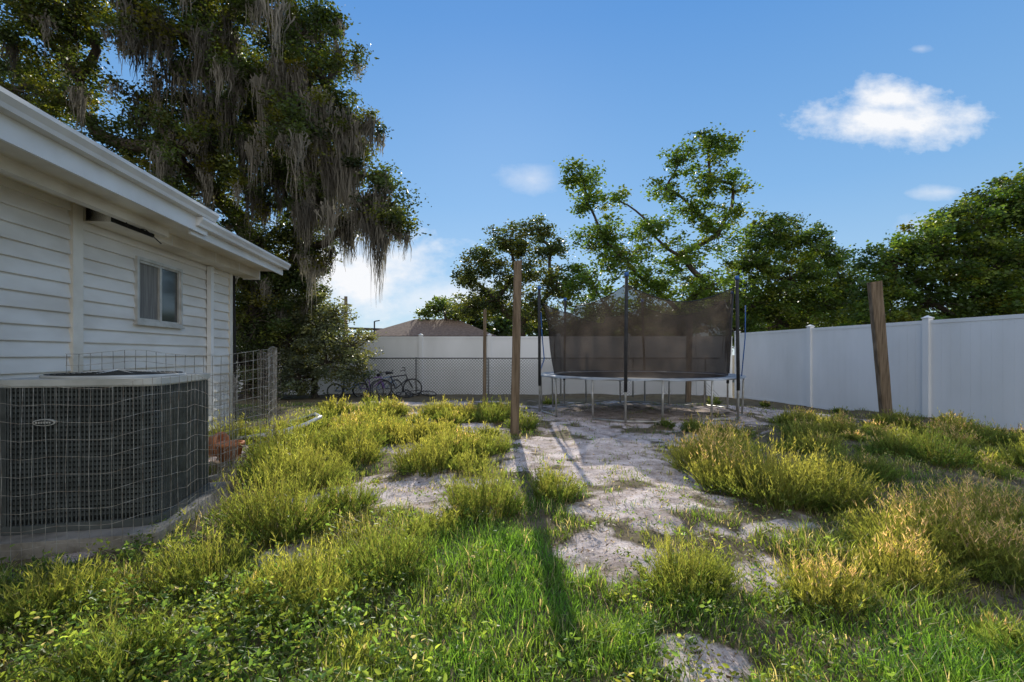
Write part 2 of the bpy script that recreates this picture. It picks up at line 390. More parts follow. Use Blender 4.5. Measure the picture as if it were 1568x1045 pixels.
r=np.random.default_rng(14)
x,y=scatter(30000,-4,8,1.2,13,r,1.3); n=len(x)
z=gz(x,y)+.006; a=r.random(n)*6.28; L=.008+.03*r.random(n)**2*1.5; W=.004+.008*r.random(n)
v=np.zeros((n,3,3)); v[:,0]=np.stack([x,y,z],1);v[:,1]=np.stack([x+np.cos(a)*L,y+np.sin(a)*L,z+.006*r.random(n)],1);v[:,2]=np.stack([x-np.sin(a)*W,y+np.cos(a)*W,z+.008*r.random(n)],1)
c=np.array([.16,.11,.07])*(.4+1.4*r.random((n,1)))
np_obj('leaf_litter',[(v.reshape(-1,3),np.arange(3*n).reshape(-1,3),np.repeat(c,3,0),0)],[M_grass])

# ------------------------------------------------------------------ trees
M_bark=surf('bark',(.12,.10,.08),(.055,.045,.037),.95,5,.8,stretch=(3,3,.6),spec=.1)
M_leaf=foliage_mat('leaves',.45,.45,(1.4,1.25,.4)); M_moss=foliage_mat('moss',.3,.95,(.8,.8,.7))
def tree(name,base,fork,clumps,col,leaf=.085,sub=16,per=90,trunk=.28,seed=1,sr=.38,moss=None,var=.65,squash=.8,twig=.010,wig=.04):
    r=np.random.default_rng(seed); mb=MB(); bx,by=base; z0=float(gz(bx,by))-.1
    order=sorted(clumps,key=lambda c:(Vector(c[:3])-Vector(fork)).length)
    par=[-1]; pos=[Vector(fork)]
    for c in order:
        p=Vector(c[:3]); best=min(range(len(pos)),key=lambda i:(pos[i]-p).length+.35*(pos[i]-Vector(fork)).length+ (1.5 if pos[i].z>p.z+.5 else 0))
        par.append(best); pos.append(p)
    cnt=[1]*len(pos)
    for i in range(len(pos)-1,0,-1): cnt[par[i]]+=cnt[i]
    k=trunk/math.sqrt(cnt[0])
    rad=[k*math.sqrt(c) for c in cnt]
    b=Vector((bx,by,z0)); f=Vector(fork)
    path=[b+(f-b)*t+Vector((r.normal(0,.05),r.normal(0,.05),0)) for t in (0,.08,.3,.55,.8,1)]
    mb.tube(path,[trunk*1.7,trunk*1.2,trunk*1.05,trunk,trunk*.98,trunk*.9],12)
    for i in range(1,len(pos)):
        a=pos[par[i]]; e=pos[i]; d=e-a; pts=[a.copy()]
        off=Vector(r.normal(0,wig*d.length,3))
        for t in (.25,.5,.75):
            pts.append(a+d*t+off*math.sin(math.pi*t)*1.6+Vector(r.normal(0,wig*.4*d.length,3)))
        pts.append(e); r0=min(rad[par[i]]*.85,rad[i]*1.25); r1=rad[i]*.7
        mb.tube(pts,[r0+(r1-r0)*t for t in (0,.25,.5,.75,1)],7)
    PP=[];CC=[];tips=[]
    col=np.array(col)
    for ci,c in enumerate(order):
        R_=c[3]; ns=max(6,int(sub*R_*R_)); d=rdir(ns,r); q=(.25+.78*r.random(ns)**.7)*R_
        sp=np.array(c[:3])+d*q[:,None]*np.array([1,1,squash])
        for s_ in sp:
            e=Vector(s_); a=Vector(c[:3]); mid=a+(e-a)*.5+Vector(r.normal(0,.08*R_,3))
            mb.tube([a,mid,e],[twig*2.0,twig*1.3,twig*.6],4,0,False,False)
        tips.append((sp,R_,c))
        m=int(per); rr=sr*(.6+.7*r.random(ns))
        g=r.normal(0,.5,(ns,m,3))*rr[:,None,None]*np.array([1,1,.6])
        pts=(sp[:,None]+g).reshape(-1,3)
        cl=1+var*(r.random(ns)-.5)*1.6; cy=r.random(ns)
        cb=col[None]*cl[:,None]+np.array([.10,.08,0])[None]*(cy[:,None]**4)
        PP.append(pts); CC.append(np.repeat(cb,m,0)*(.65+.7*r.random((ns*m,1))))
    P=np.concatenate(PP);C=np.concatenate(CC); n=len(P)
    D=norm(rdir(n,r,-.7,.6)); U=perp(D,r); L=leaf*(.6+.8*r.random(n)); L_=L[:,None]; W_=L_*.3
    v=np.zeros((n,4,3)); v[:,0]=P; v[:,1]=P+D*L_*.5+U*W_; v[:,2]=P+D*L_; v[:,3]=P+D*L_*.5-U*W_
    bv=np.array(mb.v); bq=[f_ for f_ in mb.f if len(f_)==4]
    parts=[(bv,np.array(bq),np.full((len(bv),3),.1),0),(v.reshape(-1,3),np.arange(4*n).reshape(-1,4),np.repeat(C,4,0),1)]
    if moss:
        starts=[]
        for sp,R_,c in tips:
            mprob=moss(c)
            for s_ in sp:
                if r.random()<mprob: starts.append((s_[0],s_[1],s_[2]-.1,r.uniform(.35,1.1)+.7*(r.random()<.3)))
        return parts,starts,n
    np_obj(name,parts,[M_bark,M_leaf])
    return n
def moss_parts(starts,r):
    V=[];F=[];C=[];o=0
    for (x,y,z,L) in starts:
        k=int(30+28*L)
        wr=.09+.09*L
        a=r.normal(0,wr*.6,(k,2)); ll=L*(.25+.75*r.random(k)**1.3)*np.exp(-(a[:,0]**2+a[:,1]**2)/(2*(wr*1.0)**2)); ll=np.maximum(ll,.12)
        seg=6; base=np.stack([x+a[:,0],y+a[:,1],z+r.normal(0,.08,k)],1)
        wob=r.normal(0,.022,(k,seg+1,2)).cumsum(1); th=r.random(k)*np.pi; w=.009+.010*r.random(k)
        v=np.zeros((k,seg+1,2,3))
        for s_ in range(seg+1):
            t=s_/seg; c=base.copy(); c[:,2]-=ll*t; c[:,0]+=wob[:,s_,0]-a[:,0]*t*.5; c[:,1]+=wob[:,s_,1]-a[:,1]*t*.5
            ww=w*(1-.85*t)*(1+.5*r.random(k)); dx=np.stack([np.cos(th+t*2)*ww,np.sin(th+t*2)*ww,0*ww],1)
            v[:,s_,0]=c-dx; v[:,s_,1]=c+dx
        idx=np.arange(k*(seg+1)*2).reshape(k,seg+1,2)
        f=np.stack([idx[:,:-1,0],idx[:,:-1,1],idx[:,1:,1],idx[:,1:,0]],-1).reshape(-1,4)
        V.append(v.reshape(-1,3)); F.append(f+o); o+=k*(seg+1)*2
        C.append(np.tile(np.array([.20,.185,.155])*(.40+1.15*r.random()),(k*(seg+1)*2,1)))
    return (np.concatenate(V),np.concatenate(F),np.concatenate(C),2)

oak=[(-5.57,12,9.25,1.3),(-4.75,12,8.1,.9),(-4.4,12.2,8.9,.6),(-5.07,12,6.92,1.2),(-4.0,12,6.95,.7),(-3.75,12,5.75,.6),(-3.1,12,5.05,.75),(-2.85,12,4.5,.45),
(-5.13,13,5.59,1.1),(-6.39,13,5.95,1.3),(-7.65,13,7.39,1.5),(-6.93,13,8.84,1.3),(-7.57,12,8.92,1.2),(-6.4,12,10.08,1.2),(-8.07,12,10.25,1.4),
(-8.61,11,9.03,1.0),(-10.1,11,9.18,1.1),(-11.4,11,9.0,1.1),(-11.7,11,7.4,.9),(-11.2,12,7.5,.6),(-9.2,12,7.7,.9),(-8.57,12,6.42,1.2),(-10.1,12,6.6,.8),(-10.6,11.5,8.0,.6),
(-8.83,14,5.93,1.3),(-7.47,14,4.56,1.4),(-6.96,15,3.76,1.2),(-8.4,15,2.72,1.3),(-6.1,14,4.95,1.0),(-4.4,13,4.9,.7),(-3.6,12.5,4.9,.6),
(-7.8,13,12.2,1.6),(-9.7,12,11.2,1.4),(-11.7,12,11.2,1.4),(-9.5,15,8.2,1.6),(-7,16,7.5,1.6),(-11,14.5,5.5,1.4),(-9.8,13,4.4,1.3),(-9,16,10.5,1.6),(-13,13,8.5,1.5),
(-5.0,12.3,10.0,.7),(-8.0,15.5,1.5,1.2),(-6.7,15.5,2.4,1.0),(-6.6,14.3,4.0,1.0),(-7.2,14.2,3.1,1.1),(-5.6,13.4,4.3,.7),(-9.0,10.6,10.0,.9),(-12.0,10.6,10.2,1.0),(-7.6,13.6,2.2,1.1),(-7.9,13.5,3.6,1.0),
(-5.3,13,7.9,1.0),(-4.5,12.5,6.2,.8),(-10.8,11,10.2,.9)]
r=np.random.default_rng(21)
parts,starts,nl=tree('oak',(-7.9,14.8),(-7.9,14.4,4.0),oak,(.050,.078,.025),.085,24,155,.42,5,.36,
    moss=lambda c:(.38 if -9.5<c[0]<-2.7 and c[2]<9.5 and c[1]<13.6 else .08),wig=.07)
starts+=[(-3.5,12,5.3,2.3),(-3.42,12.1,5.2,2.1),(-3.6,12,5.2,1.9),(-4.1,12,5.9,2.0),(-4.3,12.1,6.0,2.2),(-4.0,11.9,6.6,1.6),(-4.7,12,6.9,2.0),(-4.6,12,6.2,2.2),(-4.4,12.1,6.1,2.0),
 (-5.2,12.2,6.4,2.0),(-5.5,12,6.6,2.0),(-6.3,12,7.0,1.9),(-6.6,12,6.6,1.7),(-7.3,12,7.6,1.8),(-7.9,12,7.8,2.0),(-8.1,12,7.4,1.6),(-3.1,12,4.8,1.2),(-2.95,12,4.6,.9),(-5.9,12.1,7.4,1.7),(-7.0,12,8.3,1.5),
 (-12.3,11,8.9,1.0),(-11.7,11,8.5,1.1),(-3.9,12,5.2,1.6),(-4.9,12.4,5.1,1.5),(-5.6,12.6,4.9,1.3),(-3.38,11.95,5.0,2.6),(-3.42,11.9,4.5,2.2),(-3.36,12.0,4.3,1.9),(-4.15,11.8,7.2,2.0),(-3.9,11.9,7.0,1.8),(-4.9,11.7,7.6,2.0),(-5.6,11.6,8.2,1.8),(-6.2,11.7,8.0,2.0),(-5.2,11.9,5.0,1.7),(-4.6,11.9,4.9,1.5)]
parts.append(moss_parts(starts,r))
np_obj('oak_tree',parts,[M_bark,M_leaf,M_moss]); print('oak leaves',nl,'moss',len(starts))

t2=[(2.8,19,8.4,.85),(3.06,19,7.35,.8),(3.6,19,6.0,1.1),(4.65,19,4.97,1.2),(3.06,19,4.18,1.1),(7.9,19,9.6,.9),(8.8,19,9.6,.5),(6.8,19,9.1,.7),(6.2,19,7.9,.7),
(8.0,19,8.4,.85),(8.9,19,8.1,.6),(7.4,19.2,7.1,.8),(4.3,19,7.4,.5),(5.6,19,6.3,.85),(6.75,19,5.2,1.0),(8.3,19,6.0,.85),(5.7,19,3.9,1.2),(7.8,19,3.9,1.2),(3.85,19,3.0,1.0),(8.8,19,6.9,.6),(6.8,19.4,2.6,1.2),(4.8,19.4,2.4,1.1)]
tree('elm_tree',(7.0,19.6),(6.9,19.4,2.9),t2,(.082,.145,.03),.125,30,66,.19,6,.36,wig=.03)
t3=[(1.2,24,7.6,.9),(-.13,24,6.97,1.2),(-1.5,24,5.97,1.1),(2.0,24,6.6,1.0),(-2.1,24,5,1.0),(.2,24,5.3,1.3),(-.8,24,4,1.3),(2.2,24,4.6,1.3),(1.2,24,3.3,1.3),(-2.3,24,3.6,.9)]
tree('live_oak_tree',(.5,24.5),(.5,24.4,3.0),t3,(.058,.085,.035),.14,23,80,.24,7,.42,wig=.04)
t3b=[(-6.1,34,4.3,.8),(-5,34,4.6,1.0),(-3.6,34,4.4,1.1),(-2.2,34,4.6,1.3)]
tree('laurel_oak_tree',(-4.5,34),(-4.5,34,3.0),t3b,(.08,.13,.045),.2,16,70,.2,8,.5)
t4=[(12.1,22,6.8,1.3),(13.3,22,6.5,1.3),(11.2,22,5.6,1.4),(14.6,22,5.8,1.1),(15.5,22,4.65,1.3),(12.7,21.6,4.65,1.7),(10.9,22,3.7,1.5),(14.2,21.6,3.4,1.6),(16,22,3.4,1.3),(12.4,21.5,2.6,1.5),(10.2,21.5,2.3,1.2),(9.6,21.5,3.5,1.1)]
tree('maple_tree',(13,22.6),(13,22.4,3.0),t4,(.07,.122,.03),.13,26,90,.22,9,.36)
t5=[(13,16,4.3,1.1),(12.8,16,3.3,1.2),(14.1,16,4.8,1.2),(14.8,16,5.5,1.0),(15.9,16,5.5,1.3),(16.8,16,6.2,1.2),(17.4,16,6.6,1.2),(15.5,15.6,3.9,1.6),(16.8,15.6,4.4,1.6),(14.1,16,3.0,1.3),(16.4,15.6,2.8,1.5),(18.1,16,5.5,1.5),(18.5,16,3.6,1.6),(12.2,16,2.3,1.0),(14,15.6,1.7,1.1)]
tree('laurel_tree',(15.6,16.5),(15.6,16.3,2.2),t5,(.065,.118,.03),.12,26,95,.22,10,.34)
tb=[(-5.9,14.5,2.0,1.0),(-4.95,14.5,1.46,.8),(-6.9,14.5,1.66,1.1),(-5.7,14.4,.9,.95),(-7.1,14.3,.5,1.0),(-6.1,14.5,2.8,.7),(-4.85,14.5,.7,.65),(-8.2,14.2,1.0,1.1),(-6.3,13.9,.5,.8),(-5.3,14.2,2.4,.6),(-6.8,14.2,2.6,.8)]
tree('silverthorn_bush',(-6.2,14.8),(-6.2,14.7,.5),tb,(.11,.135,.095),.075,42,100,.1,11,.26)
rr=np.random.default_rng(30); far=[]
for xx in np.arange(-3,48,2.0): far.append((xx,36+rr.uniform(-2,2),2.5+rr.uniform(-.3,1.3)+(.8 if xx>12 else 0),1.9))
for xx in np.arange(-60,-14,3.0): far.append((xx,36+rr.uniform(-2,2),3.0+rr.uniform(-.3,1.3),2.2))
tree('distant_trees',(6,37),(6,37,2.0),far,(.065,.11,.04),.26,12,60,.2,12,.6)

# ------------------------------------------------------------------ materials for built things
M_siding=surf('siding_white',(.80,.765,.71),(.66,.615,.55),.55,1.4,.05,stretch=(1,1,2.5))
M_trim=surf('trim_cream',(.80,.75,.66),(.62,.56,.46),.5,2.5,.05)
M_white=surf('gutter_white',(.82,.81,.79),(.70,.68,.65),.35,2,.0)
M_dark=surf('dark_void',(.02,.019,.018),None,.9)
M_roof=surf('shingle',(.20,.19,.18),(.12,.11,.11),.95,9,.6)
M_conc=surf('concrete',(.34,.31,.27),(.17,.15,.12),.9,5,.6)
M_alu=surf('aluminium_frame',(.66,.64,.60),(.50,.48,.44),.4,8,metal=.3)
mg,nt,og=new_mat('window_glass'); p=N('ShaderNodeBsdfPrincipled'); p.inputs['Base Color'].default_value=(.05,.055,.055,1); p.inputs['Roughness'].default_value=.08; p.inputs['Specular IOR Level'].default_value=.6
nt.links.new(p.outputs[0],og.inputs[0]); M_glass=mg
M_screen=surf('window_curtain',(.24,.23,.21),(.14,.13,.12),.6,5,stretch=(8,8,.5))

# ------------------------------------------------------------------ house
house=bpy.data.objects.new('siding_house',None); link(house); house.rotation_euler=(0,0,math.atan(.117))
XW=-3.57
H=lambda mb,name,mats: mb.obj(name,mats,house)
mb=MB(); mb.box((-12.0,-2,.10),(XW,7.87,2.70))
for yy0,yy1 in ((7.67,7.86),(-2,-1.8)):
    mb.add([(XW,yy0,2.70),(-12,yy0,2.70),(-7.8,yy0,4.0),(XW,yy1,2.70),(-12,yy1,2.70),(-7.8,yy1,4.0)],[(0,1,2),(3,5,4),(0,2,5,3),(1,4,5,2)])
H(mb,'wall_core',[M_siding])
mb=MB(); cs=.135
wy0,wy1,wz0,wz1=5.70,6.50,1.585,2.26
for k in range(19):
    z0=.10+cs*k; z1=min(z0+cs,2.66)
    segs=[(-2,4.79),(4.91,7.83)]
    if z0>=wz0-.01 and z1<=wz1+.01: segs=[(-2,4.79),(4.91,wy0),(wy1,7.83)]
    for a,b in segs:
        x0=XW+.004; x1=XW+.028
        mb.add([(x1,a,z0),(x1,b,z0),(x0,b,z1),(x0,a,z1),(x0,a,z0),(x0,b,z0),(x1,a,z0+.012),(x1,b,z0+.012)],[(6,7,2,3),(0,1,7,6),(4,5,1,0),(4,0,6),(4,6,3),(5,2,7),(5,7,1)])
H(mb,'lap_siding',[M_siding])
mb=MB(); mb.box((XW+.002,4.79,.10),(XW+.045,4.91,2.60)); mb.box((XW-.06,7.83,.10),(XW+.04,7.92,2.50)); H(mb,'corner_boards',[M_trim])
mb=MB(); mb.box((-12.02,-2.02,-.4),(XW+.012,7.885,.098)); H(mb,'foundation',[M_conc])
mb=MB(); fx=XW+.05; t=.035
mb.box((XW+.001,wy0-t,wz0-t),(fx,wy1+t,wz0),0); mb.box((XW+.001,wy0-t,wz1),(fx,wy1+t,wz1+t),0)
mb.box((XW+.001,wy0-t,wz0),(fx,wy0,wz1),0); mb.box((XW+.001,wy1,wz0),(fx,wy1+t,wz1),0)
ym=(wy0+wy1)/2
mb.box((XW+.012,ym-.02,wz0),(fx-.012,ym+.02,wz1),0)
mb.box((XW+.012,wy0,wz0),(fx-.016,wy0+.025,wz1),0); mb.box((XW+.012,wy1-.025,wz0),(fx-.016,wy1,wz1),0)
mb.box((XW+.012,wy0+.025,wz0),(fx-.018,ym-.02,wz0+.025),0); mb.box((XW+.012,wy0+.025,wz1-.025),(fx-.018,ym-.02,wz1),0)
mb.box((XW+.012,ym+.02,wz0),(fx-.022,wy1-.025,wz0+.02),0); mb.box((XW+.012,ym+.02,wz1-.02),(fx-.022,wy1-.025,wz1),0)
mb.box((XW+.006,wy0,wz0),(XW+.010,ym,wz1),2); mb.box((XW+.006,ym,wz0),(XW+.010,wy1,wz1),1)
mb.box((XW+.001,wy0-t-.02,wz0-t-.02),(fx+.015,wy1+t+.02,wz0-t-.001),0)
H(mb,'window',[M_alu,M_glass,M_screen])
mb=MB()
mb.box((XW+.002,-2,2.60),(-2.92,5.80,2.63),0)
mb.box((-3.25,-2,2.50),(-3.17,5.62,2.598),0); mb.box((-3.27,-2,2.598),(-3.15,5.66,2.70),0)
mb.box((-2.92,-2.05,2.58),(-2.895,5.87,2.80),1)
mb.box((XW+.026,4.93,2.47),(-3.30,8.30,2.64),0)
mb.box((XW+.026,8.302,2.45),(-3.28,8.33,2.65),1)
mb.box((-3.30,5.80,2.60),(-2.96,8.35,2.63),0)
mb.box((-2.96,5.60,2.54),(-2.935,8.38,2.72),1)
mb.box((XW-8.6,8.36,2.64),(-2.96,8.39,2.79),1)
for yy_ in (5.9,6.9,7.6): mb.box((-3.302,yy_,2.47),(-3.296,yy_+.012,2.60),1)
H(mb,'eave_soffit_and_fascia',[M_trim,M_white])
def gutter(mb,x0,z,y0,y1):
    prof=[(0,0),(.075,0),(.085,.03),(.115,.07),(.115,.10),(.105,.10),(.105,.075),(.07,.012),(.01,.012),(.01,.10),(0,.10)]
    n=len(prof); vs=[(x0+a,yy_,z+b) for yy_ in (y0,y1) for a,b in prof]
    fs=[(i,(i+1)%n,(i+1)%n+n,i+n) for i in range(n)]
    mb.add(vs,fs,0)
    for yy_ in (y0,y1):
        mb.add([(x0,yy_,z),(x0+.075,yy_,z),(x0+.085,yy_,z+.03),(x0+.115,yy_,z+.07),(x0+.115,yy_,z+.10),(x0,yy_,z+.10)],[(0,1,2,3,4,5)],0)
mb=MB(); gutter(mb,-2.893,2.745,-2.05,5.90); gutter(mb,-2.933,2.64,5.62,8.42)
mb.box((XW+.03,7.16,.35),(XW+.085,7.24,2.46),0); mb.box((XW+.03,7.15,1.2),(XW+.09,7.25,1.22),0); mb.box((XW+.03,7.15,2.2),(XW+.09,7.25,2.22),0)
H(mb,'gutters',[M_white])
mb=MB(); mb.box((XW+.05,4.93,2.475),(-3.28,5.55,2.598),0); mb.tube([(-3.2,4.9,2.6),(-3.25,5.1,2.46),(-3.22,5.3,2.5),(-3.24,5.6,2.42)],.006,5,0)  # dark box paints in the shaded gap under the eave; tube is a cable
mb.tube([(XW+.05,7.95,.1),(XW+.05,7.96,1.2),(XW+.04,7.95,2.45)],.022,6,0)  # dark upright tube at the far wall corner
H(mb,'dark_gap_strip_cables',[M_dark])
mb=MB()
def slab(x0,z0,x1,z1,y0,y1,th):
    vs=[(x0,y0,z0),(x1,y0,z1),(x1,y1,z1),(x0,y1,z0),(x0,y0,z0+th),(x1,y0,z1+th),(x1,y1,z1+th),(x0,y1,z0+th)]
    mb.add(vs,[(0,3,2,1),(4,5,6,7),(0,1,5,4),(1,2,6,5),(2,3,7,6),(3,0,4,7)])
slab(-2.86,2.83,-7.8,4.31,-2.2,5.88,.05); slab(-2.9,2.73,-7.8,4.20,5.80,8.42,.05); slab(-12.7,2.79,-7.8,4.20,-2.2,8.42,.05)
H(mb,'roof',[M_roof])

# ------------------------------------------------------------------ AC unit
M_ac=surf('ac_dark_grille',(.105,.115,.11),(.065,.072,.068),.5,10,spec=.4)
M_acin=surf('ac_coil',(.03,.034,.032),(.018,.02,.02),.7,20)
M_acl=surf('ac_painted_steel',(.50,.50,.47),(.36,.36,.33),.4,5,spec=.5)
M_wire=surf('galvanised_wire',(.46,.44,.40),(.24,.19,.15),.5,20,metal=.3)
M_wired=surf('rusty_wire',(.09,.075,.065),(.05,.04,.03),.6,20)
def rrect(hx,hy,rc,seg=6):
    pts=[]
    for cx,cy,a0 in ((hx-rc,hy-rc,0),(-hx+rc,hy-rc,90),(-hx+rc,-hy+rc,180),(hx-rc,-hy+rc,270)):
        for i in range(seg+1):
            a=R(a0+90*i/seg); pts.append((cx+rc*math.cos(a),cy+rc*math.sin(a)))
    return pts
def extr(mb,pts,z0,z1,mi):
    n=len(pts); vs=[(x,y,z0) for x,y in pts]+[(x,y,z1) for x,y in pts]
    mb.add(vs,[(i,(i+1)%n,(i+1)%n+n,i+n) for i in range(n)]+[tuple(range(n-1,-1,-1)),tuple(range(n,2*n))],mi)
mb=MB(); hx=.45
extr(mb,rrect(hx-.03,hx-.03,.10),.06,.90,2)
extr(mb,rrect(hx+.01,hx+.01,.12),0,.05,0)
extr(mb,rrect(hx,hx,.12),.895,.905,1)
extr(mb,rrect(hx+.015,hx+.015,.13),.905,.945,1)
pts=rrect(hx-.005,hx-.005,.11,5); per=[]
for i in range(len(pts)):
    a=Vector(pts[i]);b=Vector(pts[(i+1)%len(pts)]); L=(b-a).length; k=max(1,int(round(L/.022)))
    for j in range(k): per.append(a+(b-a)*j/k)
for q in per: mb.box((q.x-.003,q.y-.003,.05),(q.x+.003,q.y+.003,.895),0)
for i in range(26):
    z=.085+i*.0315
    pp=rrect(hx-.010,hx-.010,.11,5); pi=rrect(hx-.028,hx-.028,.10,5); n=len(pp)
    mb.add([(x,y,z) for x,y in pp]+[(x,y,z+.016) for x,y in pi],[(j,(j+1)%n,(j+1)%n+n,j+n) for j in range(n)],0)
for rad in np.linspace(.06,.38,12): mb.ring((0,0,.965+.02*(1-rad/.38)),rad,.003,36,4,2)
mb.ring((0,0,.95),.39,.014,40,8,1)
extr(mb,[(.37*math.cos(a),.37*math.sin(a)) for a in np.linspace(0,2*math.pi,33)[:-1]],.945,.948,2)
for a in np.linspace(0,math.pi,5)[:-1]: mb.tube([(-.39*math.cos(a),-.39*math.sin(a),.955),(0,0,.99),(.39*math.cos(a),.39*math.sin(a),.955)],.006,6,1)
el=[(.06*math.cos(a)-.16,.021*math.sin(a)+.68) for a in np.linspace(0,2*math.pi,25)[:-1]]
mb.add([(x,-hx-.012,z) for x,z in el]+[(x,-hx+.01,z) for x,z in el],[tuple(range(24))]+[(i,i+24,(i+1)%24+24,(i+1)%24) for i in range(24)],1)
el=[(.052*math.cos(a)-.16,.016*math.sin(a)+.68) for a in np.linspace(0,2*math.pi,25)[:-1]]
mb.add([(x,-hx-.015,z) for x,z in el],[tuple(range(24))],2)
for k in range(6): mb.box((-.20+k*.014,-hx-.019,.675),(-.192+k*.014,-hx-.0155,.686),1)
mb.obj('air_conditioner_unit',[M_ac,M_acl,M_acin],None,Matrix.Translation((-2.83,3.38,.10))@Matrix.Rotation(R(13),4,'Z'))
mb=MB(); extr(mb,rrect(.58,.60,.03,2),-.12,.098,0)
mb.obj('concrete_pad',[M_conc],None,Matrix.Translation((-2.88,3.36,0))@Matrix.Rotation(R(13),4,'Z'))

def wirefence(name,path,h,dx,dz,rw=.0017,mat=None):
    mb=MB(); P=[Vector(p) for p in path]; pts=[]
    for i in range(len(P)-1):
        L=(P[i+1]-P[i]).length; k=max(1,int(round(L/dx)))
        for j in range(k): pts.append(P[i]+(P[i+1]-P[i])*j/k)
    pts.append(P[-1])
    wr=np.random.default_rng(5); off=[wr.normal(0,.008) for _ in pts]
    for i,q in enumerate(pts):
        g=float(gz(q.x,q.y)); mb.tube([(q.x,q.y,g),(q.x+off[i],q.y,g+h/2),(q.x+off[i]*.5,q.y-off[i],g+h+.03*math.sin(i*.3))],rw,4,0,False,False)
    nz=int(h/dz)
    for k in range(nz+1):
        z=h*k/nz
        mb.tube([(q.x+off[i],q.y+off[i]*.5,float(gz(q.x,q.y))+z+.03*(z/h)*math.sin(i*.3)) for i,q in enumerate(pts)],rw,4,0,False,False)
    return mb.obj(name,[mat or M_wire])
wirefence('wire_mesh_fence',[(-3.98,4.2),(-3.5,4.5),(-3.0,4.85),(-2.75,5.3),(-2.95,5.9),(-3.4,6.7),(-3.95,7.3)],1.24,.08,.10,.0028)
wirefence('wire_mesh_fence',[(-3.35,2.55),(-2.7,2.65),(-2.3,2.78),(-2.14,3.1),(-2.25,3.6),(-2.5,4.2),(-2.75,4.7)],1.02,.055,.10,.0013)
wirefence('wire_mesh_fence',[(-4.42,7.75),(-4.1,7.7),(-3.75,7.6),(-3.72,7.2),(-3.6,6.8)],1.24,.09,.10,.0032,M_wired)

M_terra=surf('terracotta',(.75,.27,.10),(.58,.20,.08),.7,9,.3)
prof=[(.0,.0),(.10,.0),(.13,.16),(.145,.165),(.145,.20),(.12,.20),(.11,.12),(0,.12)]
vs=[];fs=[];n=20
for r_,z_ in prof:
    for j in range(n): a=2*math.pi*j/n; vs.append((r_*math.cos(a),r_*math.sin(a),z_))
for i in range(len(prof)-1):
    for j in range(n): fs.append((i*n+j,i*n+(j+1)%n,(i+1)*n+(j+1)%n,(i+1)*n+j))
mb=MB(); mb.add(vs,fs,0,True); mb.obj('terracotta_pot',[M_terra],None,Matrix.Translation((-3.12,5.2,.03)))
mb=MB(); mb.add(vs,fs,0,True); mb.obj('terracotta_pot',[M_terra],None,Matrix.Translation((-3.42,5.25,.16))@Matrix.Rotation(R(80),4,'Y'))
mb=MB(); mb.tube([(-3.7,6.3,.07),(-3.3,6.5,.10),(-2.95,6.7,.2),(-2.85,7.0,.27),(-3.1,7.4,.26),(-3.4,7.7,.16),(-3.7,7.9,.08)],.028,8); mb.tube([(-3.6,6.9,.08),(-3.0,6.5,.10)],.028,8)
mb.obj('pvc_pipe',[M_white])
mb=MB(); wr=np.random.default_rng(8)
for k in range(26):
    x_=wr.uniform(-3.5,-2.6); y_=wr.uniform(4.3,7.5); s_=wr.uniform(.03,.09)
    mb.box((-s_,-s_*.7,-.01),(s_,s_*.7,s_*.5),0,Matrix.Translation((x_,y_,float(gz(x_,y_))))@Matrix.Rotation(wr.uniform(0,3),4,'Z')@Matrix.Rotation(wr.uniform(-.3,.3),4,'X'))
mb.obj('rubble_blocks',[M_conc])

# ------------------------------------------------------------------ vinyl fence
M_vinyl=surf('vinyl_white',(.83,.84,.86),(.73,.74,.75),.45,1.0,stretch=(1,1,.4))
def vinyl(name,a,b,zb,zt,step,off0=0):
    mb=MB(); a=Vector(a); b=Vector(b); L=(b-a).length; ang=math.atan2(b.y-a.y,b.x-a.x)
    M=Matrix.Translation((a.x,a.y,0))@Matrix.Rotation(ang,4,'Z')
    bw=.178; k=int(L/bw)
    for i in range(k):
        x0=i*bw
        mb.box((x0+.0015,-.009,zb+.1),(x0+bw-.0015,.009,zt-.06),0,M)
    mb.box((0,-.006,zb+.1),(L,.006,zt-.06),0,M)
    mb.box((0,-.022,zb),(L,.022,zb+.12),0,M); mb.box((0,-.022,zt-.075),(L,.022,zt),0,M)
    x=off0
    while x<=L+.01:
        mb.box((x-.065,-.065,zb-.2),(x+.065,.065,zt+.04),0,M)
        c=zt+.04
        mb.box((x-.08,-.08,c),(x+.08,.08,c+.022),0,M)
        mb.add([(x-.07,-.07,c+.022),(x+.07,-.07,c+.022),(x+.07,.07,c+.022),(x-.07,.07,c+.022),(x,0,c+.07)],[(0,1,4),(1,2,4),(2,3,4),(3,0,4)],0,False,M)
        x+=step
    return mb.obj(name,[M_vinyl])
dv=Vector((-.188,1)).normalized()
c0=Vector((7.86,16.4))
vinyl('vinyl_fence',c0,c0-dv*19.0,-.34,1.94,3.15,0)
vinyl('vinyl_fence',(7.75,16.55),(-12,16.9),-.34,1.84,2.45,1.2)

